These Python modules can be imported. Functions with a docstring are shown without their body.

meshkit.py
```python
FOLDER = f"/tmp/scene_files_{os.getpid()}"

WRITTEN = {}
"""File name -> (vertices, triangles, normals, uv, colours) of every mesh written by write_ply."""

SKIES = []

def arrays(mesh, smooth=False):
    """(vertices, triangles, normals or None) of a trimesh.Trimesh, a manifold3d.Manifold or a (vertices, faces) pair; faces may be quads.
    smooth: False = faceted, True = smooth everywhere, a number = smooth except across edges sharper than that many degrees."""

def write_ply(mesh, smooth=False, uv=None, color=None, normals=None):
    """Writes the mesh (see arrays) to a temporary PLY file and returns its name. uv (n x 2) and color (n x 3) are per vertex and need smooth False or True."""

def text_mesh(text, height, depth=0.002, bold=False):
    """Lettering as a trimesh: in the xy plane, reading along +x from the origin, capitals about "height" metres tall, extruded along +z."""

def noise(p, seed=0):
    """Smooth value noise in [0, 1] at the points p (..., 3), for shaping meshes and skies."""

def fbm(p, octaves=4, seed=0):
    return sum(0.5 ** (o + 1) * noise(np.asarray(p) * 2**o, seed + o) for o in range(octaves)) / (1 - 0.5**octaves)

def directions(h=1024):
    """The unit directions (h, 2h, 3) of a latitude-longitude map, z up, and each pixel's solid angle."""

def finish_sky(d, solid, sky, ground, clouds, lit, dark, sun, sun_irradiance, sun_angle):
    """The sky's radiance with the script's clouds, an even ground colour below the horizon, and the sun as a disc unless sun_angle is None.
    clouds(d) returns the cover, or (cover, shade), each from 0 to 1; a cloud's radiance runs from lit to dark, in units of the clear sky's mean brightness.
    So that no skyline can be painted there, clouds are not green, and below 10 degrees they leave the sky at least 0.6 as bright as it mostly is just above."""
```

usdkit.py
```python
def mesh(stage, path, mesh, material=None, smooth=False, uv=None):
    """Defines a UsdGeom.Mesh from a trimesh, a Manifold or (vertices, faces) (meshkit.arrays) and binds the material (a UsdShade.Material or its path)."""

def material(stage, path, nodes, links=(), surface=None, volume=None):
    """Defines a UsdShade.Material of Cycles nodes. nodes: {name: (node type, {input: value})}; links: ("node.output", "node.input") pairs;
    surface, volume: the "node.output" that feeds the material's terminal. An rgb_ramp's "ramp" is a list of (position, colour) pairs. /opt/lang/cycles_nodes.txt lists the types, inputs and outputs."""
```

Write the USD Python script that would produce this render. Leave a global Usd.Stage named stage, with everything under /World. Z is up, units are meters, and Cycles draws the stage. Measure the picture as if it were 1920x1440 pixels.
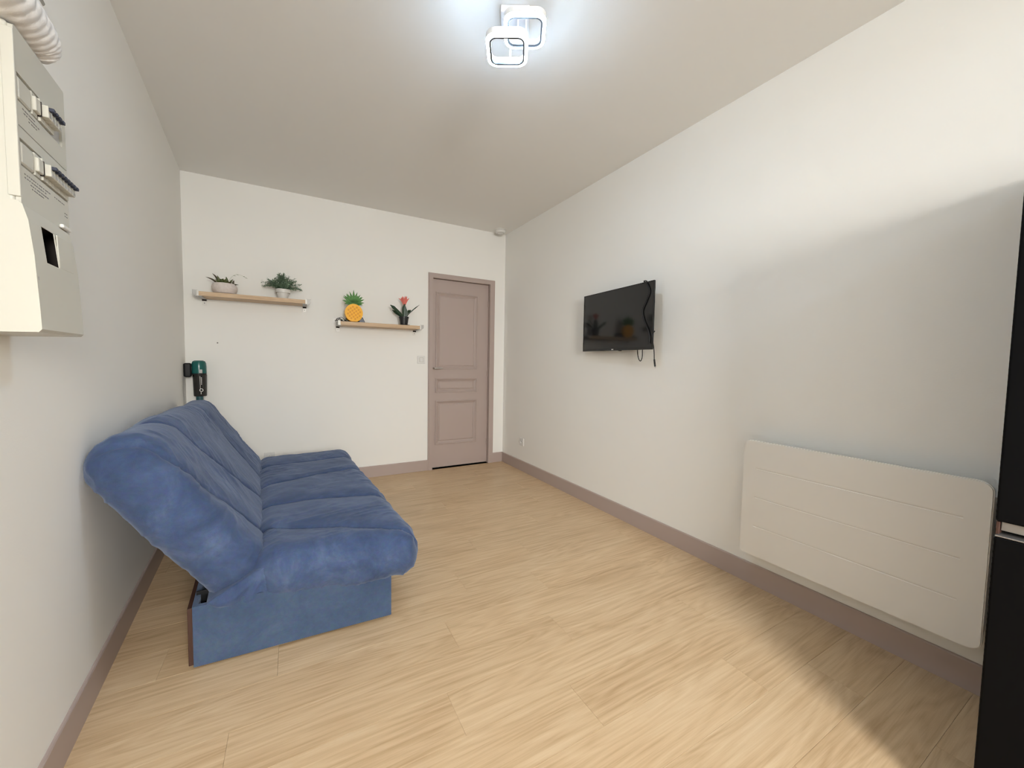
import math, random
import numpy as np
import trimesh
import shapely.geometry as sg
from shapely import affinity
from shapely.ops import unary_union
import manifold3d as m3
import meshkit, usdkit
from pxr import Usd, UsdGeom, UsdLux, UsdShade, Gf, Sdf, Vt

stage = Usd.Stage.CreateInMemory()
UsdGeom.SetStageUpAxis(stage, "Z")
UsdGeom.SetStageMetersPerUnit(stage, 1.0)
UsdGeom.Xform.Define(stage, "/World")
random.seed(7)
RNG = np.random.default_rng(7)

# ------------------------------------------------------------------ camera, daylight, exposure
F_PX, YAW, PITCH, ROLL, EYE = 727.44, 0.51128, 0.05475, 0.01688, 1.1793
XR, YB, H = 2.1603, 4.0607, 2.66          # right wall, back wall, ceiling
XL, KL = -0.7748, -0.06925                # left wall: x at the back corner, dx/dy
YR = -2.2                                 # rear wall (behind the camera), with the window
EXPOSURE = 1.72

fwd = np.array([math.sin(YAW) * math.cos(PITCH), math.cos(YAW) * math.cos(PITCH), -math.sin(PITCH)])
rgt = np.array([math.cos(YAW), -math.sin(YAW), 0.0])
upv = np.cross(rgt, fwd)
rgt, upv = math.cos(ROLL) * rgt + math.sin(ROLL) * upv, -math.sin(ROLL) * rgt + math.cos(ROLL) * upv
cam = UsdGeom.Camera.Define(stage, "/World/camera")
cam.AddTransformOp().Set(Gf.Matrix4d(*[float(x) for row in (np.append(rgt, 0), np.append(upv, 0), np.append(-fwd, 0), (0, 0, EYE, 1)) for x in row]))
cam.CreateHorizontalApertureAttr(36.0)
cam.CreateVerticalApertureAttr(27.0)
cam.CreateFocalLengthAttr(36.0 * F_PX / 1920)
cam.CreateClippingRangeAttr(Gf.Vec2f(0.01, 200))
cam.CreateExposureAttr(EXPOSURE)

dome = UsdLux.DomeLight.Define(stage, "/World/sky")
dome.CreateIntensityAttr(0.4)
dome.CreateColorAttr(Gf.Vec3f(1.0, 0.985, 0.955))
# the bright overcast sky that stands above the street outside the rear window
WIN = dict(x0=-0.15, x1=0.85, z0=0.75, z1=2.35)
sky = UsdLux.RectLight.Define(stage, "/World/daylight")
sky.CreateWidthAttr(2.4)
sky.CreateHeightAttr(2.2)
sky.CreateIntensityAttr(14.3)
sky.CreateColorAttr(Gf.Vec3f(1.0, 0.975, 0.92))
TILT = math.radians(28.0)                 # shines into the room and down
z_ax = np.array([0, -math.cos(TILT), math.sin(TILT)])
x_ax = np.array([-1.0, 0, 0])
y_ax = np.cross(z_ax, x_ax)
sky.AddTransformOp().Set(Gf.Matrix4d(*[float(x) for row in (np.append(x_ax, 0), np.append(y_ax, 0), np.append(z_ax, 0), (0.35, YR - 0.95, 2.35, 1)) for x in row]))


# ------------------------------------------------------------------ materials
def lin(r, g, b):
    c = np.array([r, g, b]) / 255.0
    return tuple(np.where(c <= 0.04045, c / 12.92, ((c + 0.055) / 1.055) ** 2.4))


LOOKS = {}


def mat(name, color, rough=0.5, metallic=0.0, bump=None, blotch=None, **kw):
    """A principled look; bump = (scale, strength, distance); blotch = (scale, second colour, amount)."""
    nodes = {"tc": ("texture_coordinate", {}), "p": ("principled_bsdf", {"base_color": color, "roughness": rough, "metallic": metallic, **kw})}
    links = []
    if blotch:
        nodes["bn"] = ("noise_texture", {"scale": blotch[0], "detail": 5.0, "roughness": 0.6})
        nodes["br"] = ("rgb_ramp", {"ramp": [(0.3, color), (0.3 + 0.45 / max(blotch[2], 0.05), blotch[1])]})
        links += [("tc.object", "bn.vector"), ("bn.fac", "br.fac"), ("br.color", "p.base_color")]
        nodes["p"][1].pop("base_color")
    if bump:
        nodes["n"] = ("noise_texture", {"scale": bump[0], "detail": 4.0, "roughness": 0.6})
        nodes["b"] = ("bump", {"strength": bump[1], "distance": bump[2]})
        links += [("tc.object", "n.vector"), ("n.fac", "b.height"), ("b.normal", "p.normal")]
    LOOKS[name] = usdkit.material(stage, "/World/Looks/" + name, nodes, links, surface="p.BSDF")
    return LOOKS[name]


def glow(name, color, strength):
    LOOKS[name] = usdkit.material(stage, "/World/Looks/" + name, {"e": ("emission", {"color": color, "strength": strength})}, [], surface="e.emission")
    return LOOKS[name]


M_WALL = mat("wall_paint", (0.900, 0.885, 0.840), 0.75, bump=(140, 0.12, 0.002))
M_CEIL = mat("ceiling_paint", (0.900, 0.886, 0.850), 0.85, bump=(120, 0.10, 0.002))
M_TAUPE = mat("taupe_paint", lin(180, 163, 155), 0.42)
M_WHITE = mat("white_plastic", (0.80, 0.79, 0.76), 0.35)
M_CREAM = mat("cream_plastic", (0.60, 0.585, 0.515), 0.38)
M_RADI = mat("white_enamel", (0.87, 0.845, 0.795), 0.32)
M_LAMPW = mat("lamp_white_metal", (0.85, 0.86, 0.88), 0.3)
M_TRIM = mat("lamp_grey_trim", (0.05, 0.052, 0.06), 0.5)
M_LED = glow("led_diffuser", (0.55, 0.76, 1.0), 39.0)
M_BLACK = mat("black_plastic", (0.010, 0.010, 0.011), 0.5, specular_ior_level=0.3)
M_GLOSS = mat("black_screen", (0.010, 0.010, 0.011), 0.06)
M_BEZEL = mat("bezel_black", (0.010, 0.010, 0.011), 0.22)
M_FRIDGE = mat("fridge_black", (0.0035, 0.0035, 0.004), 0.5, bump=(900, 0.15, 0.0005), specular_ior_level=0.07)
M_STEEL = mat("brushed_steel", (0.62, 0.61, 0.59), 0.36, 1.0)
M_DARKSTEEL = mat("dull_steel", (0.33, 0.32, 0.31), 0.45, 0.8)
M_BRKT = mat("galvanised_bracket", (0.50, 0.49, 0.47), 0.5, 0.2)
M_TAB = mat("pale_bracket", (0.85, 0.83, 0.78), 0.35)
M_SHELF = None
M_DARK = mat("dark_cavity", (0.03, 0.022, 0.018), 0.8)
M_NAVY = mat("navy_label", (0.025, 0.032, 0.06), 0.5)
M_PRINT = mat("grey_print", (0.22, 0.21, 0.20), 0.6)
M_GREY = mat("grey_plastic", (0.45, 0.44, 0.42), 0.4)
M_BLUEGREY = mat("bluegrey_label", lin(120, 140, 150), 0.5)
M_TEAL = mat("teal_plastic", lin(14, 92, 88), 0.22)
M_TEAL2 = mat("teal_tube", lin(28, 78, 84), 0.35)
M_BIN = mat("smoked_plastic", (0.018, 0.017, 0.016), 0.16)
M_YEL = mat("yellow_plastic", lin(255, 186, 28), 0.4)
M_OCHRE = mat("ochre_recess", lin(236, 158, 18), 0.5)
M_PGREEN = mat("pineapple_green", lin(70, 130, 44), 0.45)
M_STONE = mat("bowl_stoneware", (0.80, 0.73, 0.69), 0.7, blotch=(60, (0.68, 0.60, 0.56), 1.0), bump=(160, 0.3, 0.002))
M_POT = mat("white_pot", (0.72, 0.70, 0.66), 0.4)
M_SOIL = mat("soil", (0.03, 0.02, 0.012), 0.95)
M_SUCC = mat("succulent_green", lin(62, 76, 42), 0.5, blotch=(30, lin(106, 108, 62), 1.0))
M_SUCC2 = mat("succulent_brown", lin(84, 62, 44), 0.5, blotch=(40, lin(58, 66, 40), 1.0))
M_PALE = mat("pale_stem", lin(206, 210, 192), 0.5)
M_PALE2 = mat("greygreen_tip", lin(160, 164, 148), 0.5)
M_LEAF = mat("small_leaf_green", lin(84, 112, 86), 0.5, blotch=(45, lin(142, 164, 136), 1.0))
M_LEAF2 = mat("brom_leaf", lin(34, 58, 34), 0.4)
M_CORAL = mat("coral_petal", lin(226, 118, 104), 0.5)
M_BROWN = mat("redbrown_wood", lin(66, 40, 30), 0.6)
M_SHUTTER = mat("window_frame_white", (0.8, 0.8, 0.8), 0.4)
M_QUILT = mat("white_quilting", (0.82, 0.80, 0.78), 0.85, bump=(220, 0.4, 0.002))
M_GREYF = mat("grey_matt", lin(160, 156, 146), 0.9)
M_STREET = mat("street_paving", (0.30, 0.29, 0.28), 0.9)


def fabric(name, a, b, c):
    nodes = {
        "tc": ("texture_coordinate", {}),
        "n1": ("noise_texture", {"scale": 6.0, "detail": 8.0, "roughness": 0.68, "distortion": 0.5}),
        "n2": ("noise_texture", {"scale": 55.0, "detail": 6.0, "roughness": 0.7}),
        "r1": ("rgb_ramp", {"ramp": [(0.30, a), (0.52, b), (0.74, c)]}),
        "mx": ("mix", {"mix_type": "overlay", "fac": 0.30}),
        "n3": ("noise_texture", {"scale": 420.0, "detail": 3.0}),
        "add": ("math", {"math_type": "multiply_add", "value2": 0.6}),
        "bp": ("bump", {"strength": 0.35, "distance": 0.003}),
        "p": ("principled_bsdf", {"roughness": 0.95, "specular_ior_level": 0.15, "sheen_weight": 0.3, "sheen_roughness": 0.45, "sheen_tint": (0.62, 0.70, 0.85)}),
    }
    links = [("tc.object", "n1.vector"), ("tc.object", "n2.vector"), ("tc.object", "n3.vector"), ("n1.fac", "r1.fac"), ("r1.color", "mx.color1"), ("n2.color", "mx.color2"),
             ("mx.color", "p.base_color"), ("n3.fac", "add.value1"), ("n2.fac", "add.value3"), ("add.value", "bp.height"), ("bp.normal", "p.normal")]
    LOOKS[name] = usdkit.material(stage, "/World/Looks/" + name, nodes, links, surface="p.BSDF")
    return LOOKS[name]


M_BLUE = fabric("blue_suede", lin(58, 73, 104), lin(72, 88, 122), lin(94, 109, 140))
M_BASEBLUE = fabric("bluegrey_cloth", lin(62, 78, 104), lin(71, 88, 115), lin(82, 98, 123))


def wood(name, dark, mid, light, scale, rough=0.42, tone=0.045):
    """Oak decor along u of the mesh's st; each plank has its own place in the pattern (its st is offset), and its own tone."""
    nodes = {
        "uv": ("uvmap", {"attribute": "st"}),
        # cathedral rings: distorted bands in a field stretched along the plank
        "m1": ("mapping", {"scale": (0.62 * scale, 4.6 * scale, 1.0)}),
        "w": ("noise_texture", {"scale": 1.5, "detail": 2.0, "roughness": 0.4, "distortion": 0.15}),
        "k": ("math", {"math_type": "multiply", "value2": 16.0}),
        "fr": ("math", {"math_type": "pingpong", "value2": 0.5}),
        # long soft streaks
        "m2": ("mapping", {"scale": (1.1 * scale, 34.0 * scale, 1.0)}),
        "st": ("noise_texture", {"scale": 1.6, "detail": 6.0, "roughness": 0.62, "distortion": 0.3}),
        # fine pores
        "m3": ("mapping", {"scale": (9.0 * scale, 260.0 * scale, 1.0)}),
        "po": ("noise_texture", {"scale": 1.0, "detail": 4.0, "roughness": 0.65}),
        # broad patches
        "m4": ("mapping", {"scale": (1.6 * scale, 3.2 * scale, 1.0)}),
        "pa": ("noise_texture", {"scale": 1.1, "detail": 2.0, "roughness": 0.5}),
        "a1": ("math", {"math_type": "multiply", "value2": 0.20}),
        "a2": ("math", {"math_type": "multiply_add", "value2": 0.60}),
        "a3": ("math", {"math_type": "multiply_add", "value2": 0.20}),
        "a4": ("math", {"math_type": "multiply_add", "value2": 0.30}),
        "ramp": ("rgb_ramp", {"ramp": [(0.36, dark), (0.60, mid), (0.84, light)]}),
        "sep": ("separate_xyz", {}),
        "fl": ("math", {"math_type": "floor"}),
        "dv": ("math", {"math_type": "divide", "value2": 10.0}),
        "wn": ("white_noise_texture", {"dimensions": "1D"}),
        "tn": ("map_range", {"from_min": 0.0, "from_max": 1.0, "to_min": 1.0 - tone, "to_max": 1.0 + tone * 0.5}),
        "hs": ("hsv", {"hue": 0.5, "saturation": 1.0, "fac": 1.0}),
        "bp": ("bump", {"strength": 0.08, "distance": 0.001}),
        "p": ("principled_bsdf", {"roughness": rough, "specular_ior_level": 0.35}),
    }
    links = [("uv.UV", "m1.vector"), ("m1.vector", "w.vector"), ("w.fac", "k.value1"), ("k.value", "fr.value1"),
             ("uv.UV", "m2.vector"), ("m2.vector", "st.vector"), ("uv.UV", "m3.vector"), ("m3.vector", "po.vector"), ("uv.UV", "m4.vector"), ("m4.vector", "pa.vector"),
             ("fr.value", "a1.value1"), ("st.fac", "a2.value1"), ("a1.value", "a2.value3"), ("po.fac", "a3.value1"), ("a2.value", "a3.value3"), ("pa.fac", "a4.value1"), ("a3.value", "a4.value3"),
             ("a4.value", "ramp.fac"), ("uv.UV", "sep.vector"), ("sep.y", "dv.value1"), ("dv.value", "fl.value1"), ("fl.value", "wn.w"), ("wn.value", "tn.value"),
             ("ramp.color", "hs.color"), ("tn.result", "hs.value"), ("hs.color", "p.base_color"), ("po.fac", "bp.height"), ("bp.normal", "p.normal")]
    LOOKS[name] = usdkit.material(stage, "/World/Looks/" + name, nodes, links, surface="p.BSDF")
    return LOOKS[name]


M_FLOOR = wood("oak_vinyl", lin(180, 148, 110), lin(210, 181, 144), lin(227, 203, 168), 1.0)
M_SHELF = wood("oak_shelf", lin(190, 158, 124), lin(212, 182, 148), lin(224, 198, 166), 1.4, 0.5)


# ------------------------------------------------------------------ scene helpers
USED = {}


def numbered(parent, name):
    k = USED.get((parent, name), 0)
    USED[(parent, name)] = k + 1
    return f"{parent}/{name}" if k == 0 else f"{parent}/{name}_{k:03d}"


def tag(prim, label=None, cat=None, group=None, kind=None):
    for key, v in (("label", label), ("category", cat), ("group", group), ("kind", kind)):
        if v:
            prim.SetCustomDataByKey(key, v)
    return prim


def thing(name, label, cat, loc=(0, 0, 0), rotz=0.0, group=None, kind=None):
    x = UsdGeom.Xform.Define(stage, numbered("/World", name))
    x.AddTranslateOp().Set(Gf.Vec3d(*[float(c) for c in loc]))
    if rotz:
        x.AddRotateZOp().Set(float(rotz))
    return tag(x.GetPrim(), label, cat, group, kind)


def obj(name, mesh, m, parent=None, smooth=30, uv=None, label=None, kind=None):
    path = numbered(str(parent.GetPath()) if parent else "/World", name)
    g = usdkit.mesh(stage, path, mesh, m, smooth=False if uv is not None else smooth, uv=uv)
    return tag(g.GetPrim(), label, kind=kind)


def struct(name, mesh, m, label, smooth=30):
    return tag(obj(name, mesh, m, smooth=smooth), label, "room", kind="structure")


cat_ = trimesh.util.concatenate


def box(x0, x1, y0, y1, z0, z1):
    b = trimesh.creation.box(extents=(x1 - x0, y1 - y0, z1 - z0))
    b.apply_translation(((x0 + x1) / 2, (y0 + y1) / 2, (z0 + z1) / 2))
    return b


def rbox(x0, x1, y0, y1, z0, z1, r=0.003, seg=2):
    """A box with rounded edges: the hull of a ball at each corner."""
    r = min(r, (x1 - x0) / 2.001, (y1 - y0) / 2.001, (z1 - z0) / 2.001)
    ball = trimesh.creation.uv_sphere(radius=r, count=[2 * seg + 2, 4 * seg]).vertices
    pts = np.vstack([ball + (x, y, z) for x in (x0 + r, x1 - r) for y in (y0 + r, y1 - r) for z in (z0 + r, z1 - r)])
    return trimesh.convex.convex_hull(pts)


def extr(poly, d):
    return cat_([trimesh.creation.extrude_polygon(g, d) for g in getattr(poly, "geoms", [poly])])


def on_back(poly, d):
    """Polygon in (x, z) extruded d towards the room from y = 0."""
    m = extr(poly, d)
    v = m.vertices
    return trimesh.Trimesh(np.column_stack([v[:, 0], -v[:, 2], v[:, 1]]), m.faces)


def on_right(poly, d):
    """Polygon in (y, z) extruded d towards -x from x = 0."""
    m = extr(poly, d)
    v = m.vertices
    return trimesh.Trimesh(np.column_stack([-v[:, 2], v[:, 0], v[:, 1]]), m.faces[:, ::-1])


def on_left(poly, d):
    """Polygon in (y, z) extruded d towards +x from x = 0."""
    m = extr(poly, d)
    v = m.vertices
    return trimesh.Trimesh(np.column_stack([v[:, 2], v[:, 0], v[:, 1]]), m.faces)


def rrect(x0, x1, y0, y1, r, n=8):
    return sg.box(x0 + r, y0 + r, x1 - r, y1 - r).buffer(r, quad_segs=n)


def spline(pts, n=8):
    p = np.asarray(pts, float)
    if len(p) < 3:
        return np.linspace(p[0], p[-1], n + 1)
    q = np.vstack([2 * p[0] - p[1], p, 2 * p[-1] - p[-2]])
    out = []
    for i in range(1, len(q) - 2):
        t = np.linspace(0, 1, n, endpoint=False)[:, None]
        a, b, c, d = q[i - 1], q[i], q[i + 1], q[i + 2]
        out.append(0.5 * (2 * b + (c - a) * t + (2 * a - 5 * b + 4 * c - d) * t**2 + (3 * b - a - 3 * c + d) * t**3))
    return np.vstack(out + [p[-1:]])


def sweep(path, section, scale=None, up=(0, 0, 1), closed=False):
    """Sweeps a closed 2-D section (side, up) along a path; scale per path point (scalar or pair)."""
    path, section = np.asarray(path, float), np.asarray(section, float)
    n, k = len(path), len(section)
    if closed:
        t = np.roll(path, -1, 0) - np.roll(path, 1, 0)
    else:
        t = np.gradient(path, axis=0)
    t /= np.linalg.norm(t, axis=1, keepdims=True) + 1e-12
    up = np.asarray(up, float)
    sides, ups = [], []
    last = None
    for i in range(n):
        s = np.cross(t[i], up)
        if np.linalg.norm(s) < 0.15:
            s = last if last is not None else np.cross(t[i], (1, 0.3, 0))
        s = s - t[i] * (s @ t[i])
        s = s / np.linalg.norm(s)
        if last is not None and s @ last < 0:
            s = -s
        last = s
        sides.append(s)
        ups.append(np.cross(s, t[i]))
    sides, ups = np.array(sides), np.array(ups)
    sc = np.ones((n, 2)) if scale is None else np.asarray(scale, float)
    if sc.ndim == 1:
        sc = np.column_stack([sc, sc])
    v = path[:, None] + sides[:, None] * (section[None, :, :1] * sc[:, None, :1]) + ups[:, None] * (section[None, :, 1:] * sc[:, None, 1:])
    v = v.reshape(-1, 3)
    f = []
    for i in range(n if closed else n - 1):
        a, b = i * k, ((i + 1) % n) * k
        for j in range(k):
            j2 = (j + 1) % k
            f += [(a + j, b + j, b + j2), (a + j, b + j2, a + j2)]
    if not closed:
        c0, c1 = len(v), len(v) + 1
        v = np.vstack([v, path[0], path[-1]])
        for j in range(k):
            j2 = (j + 1) % k
            f += [(c0, j, j2), (c1, (n - 1) * k + j2, (n - 1) * k + j)]
    m = trimesh.Trimesh(v, np.array(f), process=False)
    trimesh.repair.fix_normals(m)
    return m


CIRC = lambda r, n=10: np.column_stack([np.cos(np.arange(n) * 2 * np.pi / n), np.sin(np.arange(n) * 2 * np.pi / n)]) * r


def tube(pts, r, n=8, k=10, smooth=True):
    return sweep(spline(pts, n) if smooth else np.asarray(pts, float), CIRC(r, k))


def blade(pts, width, thick, up=(0, 0, 1), tip=0.04, base=0.5, n=6, fold=0.25, taper=0.55):
    """A leaf: a lens-like section, folded a little along the midrib, tapering from base to tip."""
    p = spline(pts, n)
    t = np.linspace(0, 1, len(p))
    w = (base + (1 - base) * np.sin(np.clip(t * 1.6, 0, np.pi / 2))) * np.clip((1 - t) / taper, 0, 1) ** 0.8
    w = np.maximum(w, tip)
    sec = np.array([(-0.5, fold * 0.5), (-0.25, fold * 0.2 - 0.5 * thick / width), (0, -0.5 * thick / width), (0.25, fold * 0.2 - 0.5 * thick / width), (0.5, fold * 0.5), (0.25, fold * 0.2 + 0.5 * thick / width), (0, 0.5 * thick / width), (-0.25, fold * 0.2 + 0.5 * thick / width)]) * width
    return sweep(p, sec, np.column_stack([w, w]), up)


def lathe(profile, n=48):
    return trimesh.creation.revolve(np.asarray(profile, float), sections=n)


def move(m, d):
    m = m.copy()
    m.apply_translation(d)
    return m


def rot(m, deg, axis, at=(0, 0, 0)):
    m = m.copy()
    m.apply_transform(trimesh.transformations.rotation_matrix(math.radians(deg), axis, at))
    return m


def diff(a, b):
    return trimesh.boolean.difference([a, b], engine="manifold")


def wallx(y):
    return XL + KL * (y - YB)


LEFT_DEG = math.degrees(math.atan(-KL))


def left_at(y):
    return (wallx(y), y, 0.0)


# ------------------------------------------------------------------ the room
fl = thing("floor", "light oak vinyl plank floor of the room", "floor", kind="structure")
obj("underlay", box(-1.1, XR + 0.05, YR - 0.05, YB + 0.12, -0.05, -0.0065), M_DARK, fl)
PW, PL = 0.182, 1.22
row, y = 0, YR
rp = random.Random(11)
while y < YB + 0.06:
    y1 = min(y + PW, YB + 0.06)
    x = -1.05 - ((row * 0.43 + rp.uniform(0, 0.25)) % 1.0) * PL
    while x < XR + 0.02:
        a, b = max(x, -1.05), min(x + PL, XR + 0.02)
        if b - a > 0.03:
            g = 0.00025
            c = 0.0004
            X0, X1, Y0, Y1 = a + g, b - g, y + g, y1 - g
            v = np.array([(X0, Y0, -0.006), (X1, Y0, -0.006), (X1, Y1, -0.006), (X0, Y1, -0.006), (X0, Y0, -c), (X1, Y0, -c), (X1, Y1, -c), (X0, Y1, -c),
                          (X0 + c, Y0 + c, 0), (X1 - c, Y0 + c, 0), (X1 - c, Y1 - c, 0), (X0 + c, Y1 - c, 0)])
            q = [(4, 5, 9, 8), (5, 6, 10, 9), (6, 7, 11, 10), (7, 4, 8, 11), (8, 9, 10, 11), (0, 1, 5, 4), (1, 2, 6, 5), (2, 3, 7, 6), (3, 0, 4, 7)]
            f = np.array([t for k in q for t in ((k[0], k[1], k[2]), (k[0], k[2], k[3]))])
            ou, ov = rp.uniform(0, 40), rp.randrange(0, 60) * 10 + rp.uniform(2, 7)
            uv = np.column_stack([v[:, 0] - a + ou, v[:, 1] - y + ov])
            obj("plank", trimesh.Trimesh(v, f, process=False), M_FLOOR, fl, uv=uv)
        x += PL
    y = y1
    row += 1

struct("ceiling", box(-1.1, XR + 0.1, YR - 0.1, YB + 0.2, H, H + 0.08), M_CEIL, "white painted flat ceiling")
struct("wall_right", box(XR, XR + 0.1, YR - 0.1, YB + 0.2, -0.05, H), M_WALL, "white wall on the right with television and radiator")
wl = thing("wall_left", "white wall on the left behind the sofa bed", "wall", left_at(YR - 0.1), LEFT_DEG, kind="structure")
obj("plaster", box(-0.12, 0.0, 0.0, (YB + 0.2 - YR + 0.1) / math.cos(math.radians(LEFT_DEG)), -0.05, H), M_WALL, wl)
# back wall with a recess for the door
DX0, DX1, DZ = 1.292, 1.965, 2.066
wb = diff(box(-1.1, XR, YB, YB + 0.2, -0.05, H), box(DX0 - 0.012, DX1 + 0.012, YB - 0.1, YB + 0.13, 0.0, DZ + 0.01))
struct("wall_back", wb, M_WALL, "white back wall with two shelves and a taupe door")
wr = diff(box(-1.1, XR + 0.1, YR - 0.2, YR, -0.05, H), box(WIN["x0"], WIN["x1"], YR - 0.4, YR + 0.1, WIN["z0"], WIN["z1"]))
struct("wall_rear", wr, M_WALL, "white wall behind the viewer with the window")
struct("pavement", box(-9, 9, -16, YR - 0.25, -0.3, -0.1), M_STREET, "grey paving outside the window")

w1 = thing("window_1", "white framed window in the rear wall", "window", kind="structure")
fr = sg.box(WIN["x0"], WIN["z0"], WIN["x1"], WIN["z1"]).difference(sg.box(WIN["x0"] + 0.045, WIN["z0"] + 0.045, WIN["x1"] - 0.045, WIN["z1"] - 0.045))
fm = on_back(fr, 0.06)
obj("window_frame", move(fm, (0, YR - 0.08, 0)), M_SHUTTER, w1)
PANE = usdkit.material(stage, "/World/Looks/window_glass", {"t": ("transparent_bsdf", {}), "g": ("glossy_bsdf", {"roughness": 0.02}), "f": ("fresnel", {"IOR": 1.45}), "m": ("mix_closure", {})},
                       [("f.fac", "m.fac"), ("t.BSDF", "m.closure1"), ("g.BSDF", "m.closure2")], surface="m.closure")
obj("pane", box(WIN["x0"] + 0.04, WIN["x1"] - 0.04, YR - 0.12, YR - 0.115, WIN["z0"] + 0.04, WIN["z1"] - 0.04), PANE, w1)


# skirting boards, with a small round on the top edge
def skirt(L, h=0.114, t=0.009):
    prof = sg.Polygon([(0, 0), (t, 0), (t, h - 0.006), (t - 0.002, h - 0.002), (t - 0.006, h), (0, h)])
    m = extr(prof, L)
    v = m.vertices
    return trimesh.Trimesh(np.column_stack([v[:, 0], v[:, 2], v[:, 1]]), m.faces[:, ::-1])


b = skirt(YB - YR)
b = trimesh.Trimesh(b.vertices * (-1, 1, 1) + (XR, YR, 0), b.faces[:, ::-1])
struct("baseboard_right", b, M_TAUPE, "taupe skirting board along the right wall", 20)
bl = thing("baseboard_left", "taupe skirting board along the left wall behind the sofa bed", "skirting board", left_at(YR), LEFT_DEG, kind="structure")
obj("board", skirt((YB - YR) / math.cos(math.radians(LEFT_DEG))), M_TAUPE, bl, 20)


def back_skirt(x0, x1):
    s = skirt(x1 - x0)
    v = s.vertices
    return trimesh.Trimesh(np.column_stack([x0 + v[:, 1], YB - v[:, 0], v[:, 2]]), s.faces)


bb = thing("baseboard_back", "taupe skirting boards on the back wall either side of the door", "skirting board", kind="structure")
obj("board", back_skirt(XL, 1.246), M_TAUPE, bb, 20)
obj("board", back_skirt(2.022, XR - 0.009), M_TAUPE, bb, 20)

# ------------------------------------------------------------------ door
d1 = thing("door_1", "taupe three-panel interior door with chrome lever in the back wall", "door", (0, YB, 0), kind="structure")
ox0, ox1, oz = 1.243, 2.026, 2.116
outer = sg.box(ox0, 0, ox1, oz).difference(sg.box(DX0 - 0.004, -1, DX1 + 0.004, DZ + 0.003))
fr1 = on_back(outer, 0.012)
step = sg.box(ox0 + 0.012, 0, ox1 - 0.012, oz - 0.012).difference(sg.box(DX0 + 0.0, -1, DX1 - 0.0, DZ))
fr2 = move(on_back(step, 0.006), (0, -0.012, 0))
jamb = sg.box(DX0 - 0.012, 0, DX1 + 0.012, DZ + 0.01).difference(sg.box(DX0 - 0.0005, -1, DX1 + 0.0005, DZ + 0.0005))
fr3 = move(on_back(jamb, 0.115), (0, 0.115, 0))
obj("door_frame", cat_([fr1, fr2, fr3]), M_TAUPE, d1)
LY = 0.030                                  # the leaf's face sits this far behind the wall face
panels = [(1.337, 1.832, 1.093, 1.930), (1.337, 1.832, 0.838, 1.000), (1.337, 1.832, 0.262, 0.752)]
leaf = sg.box(DX0 + 0.0015, 0.012, DX1 - 0.0015, DZ - 0.003)
holes = unary_union([sg.box(a + 0.004, c + 0.004, b - 0.004, d - 0.004) for a, b, c, d in panels])
obj("door_leaf", move(on_back(leaf.difference(holes), 0.036), (0, LY + 0.036, 0)), M_TAUPE, d1)


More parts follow.
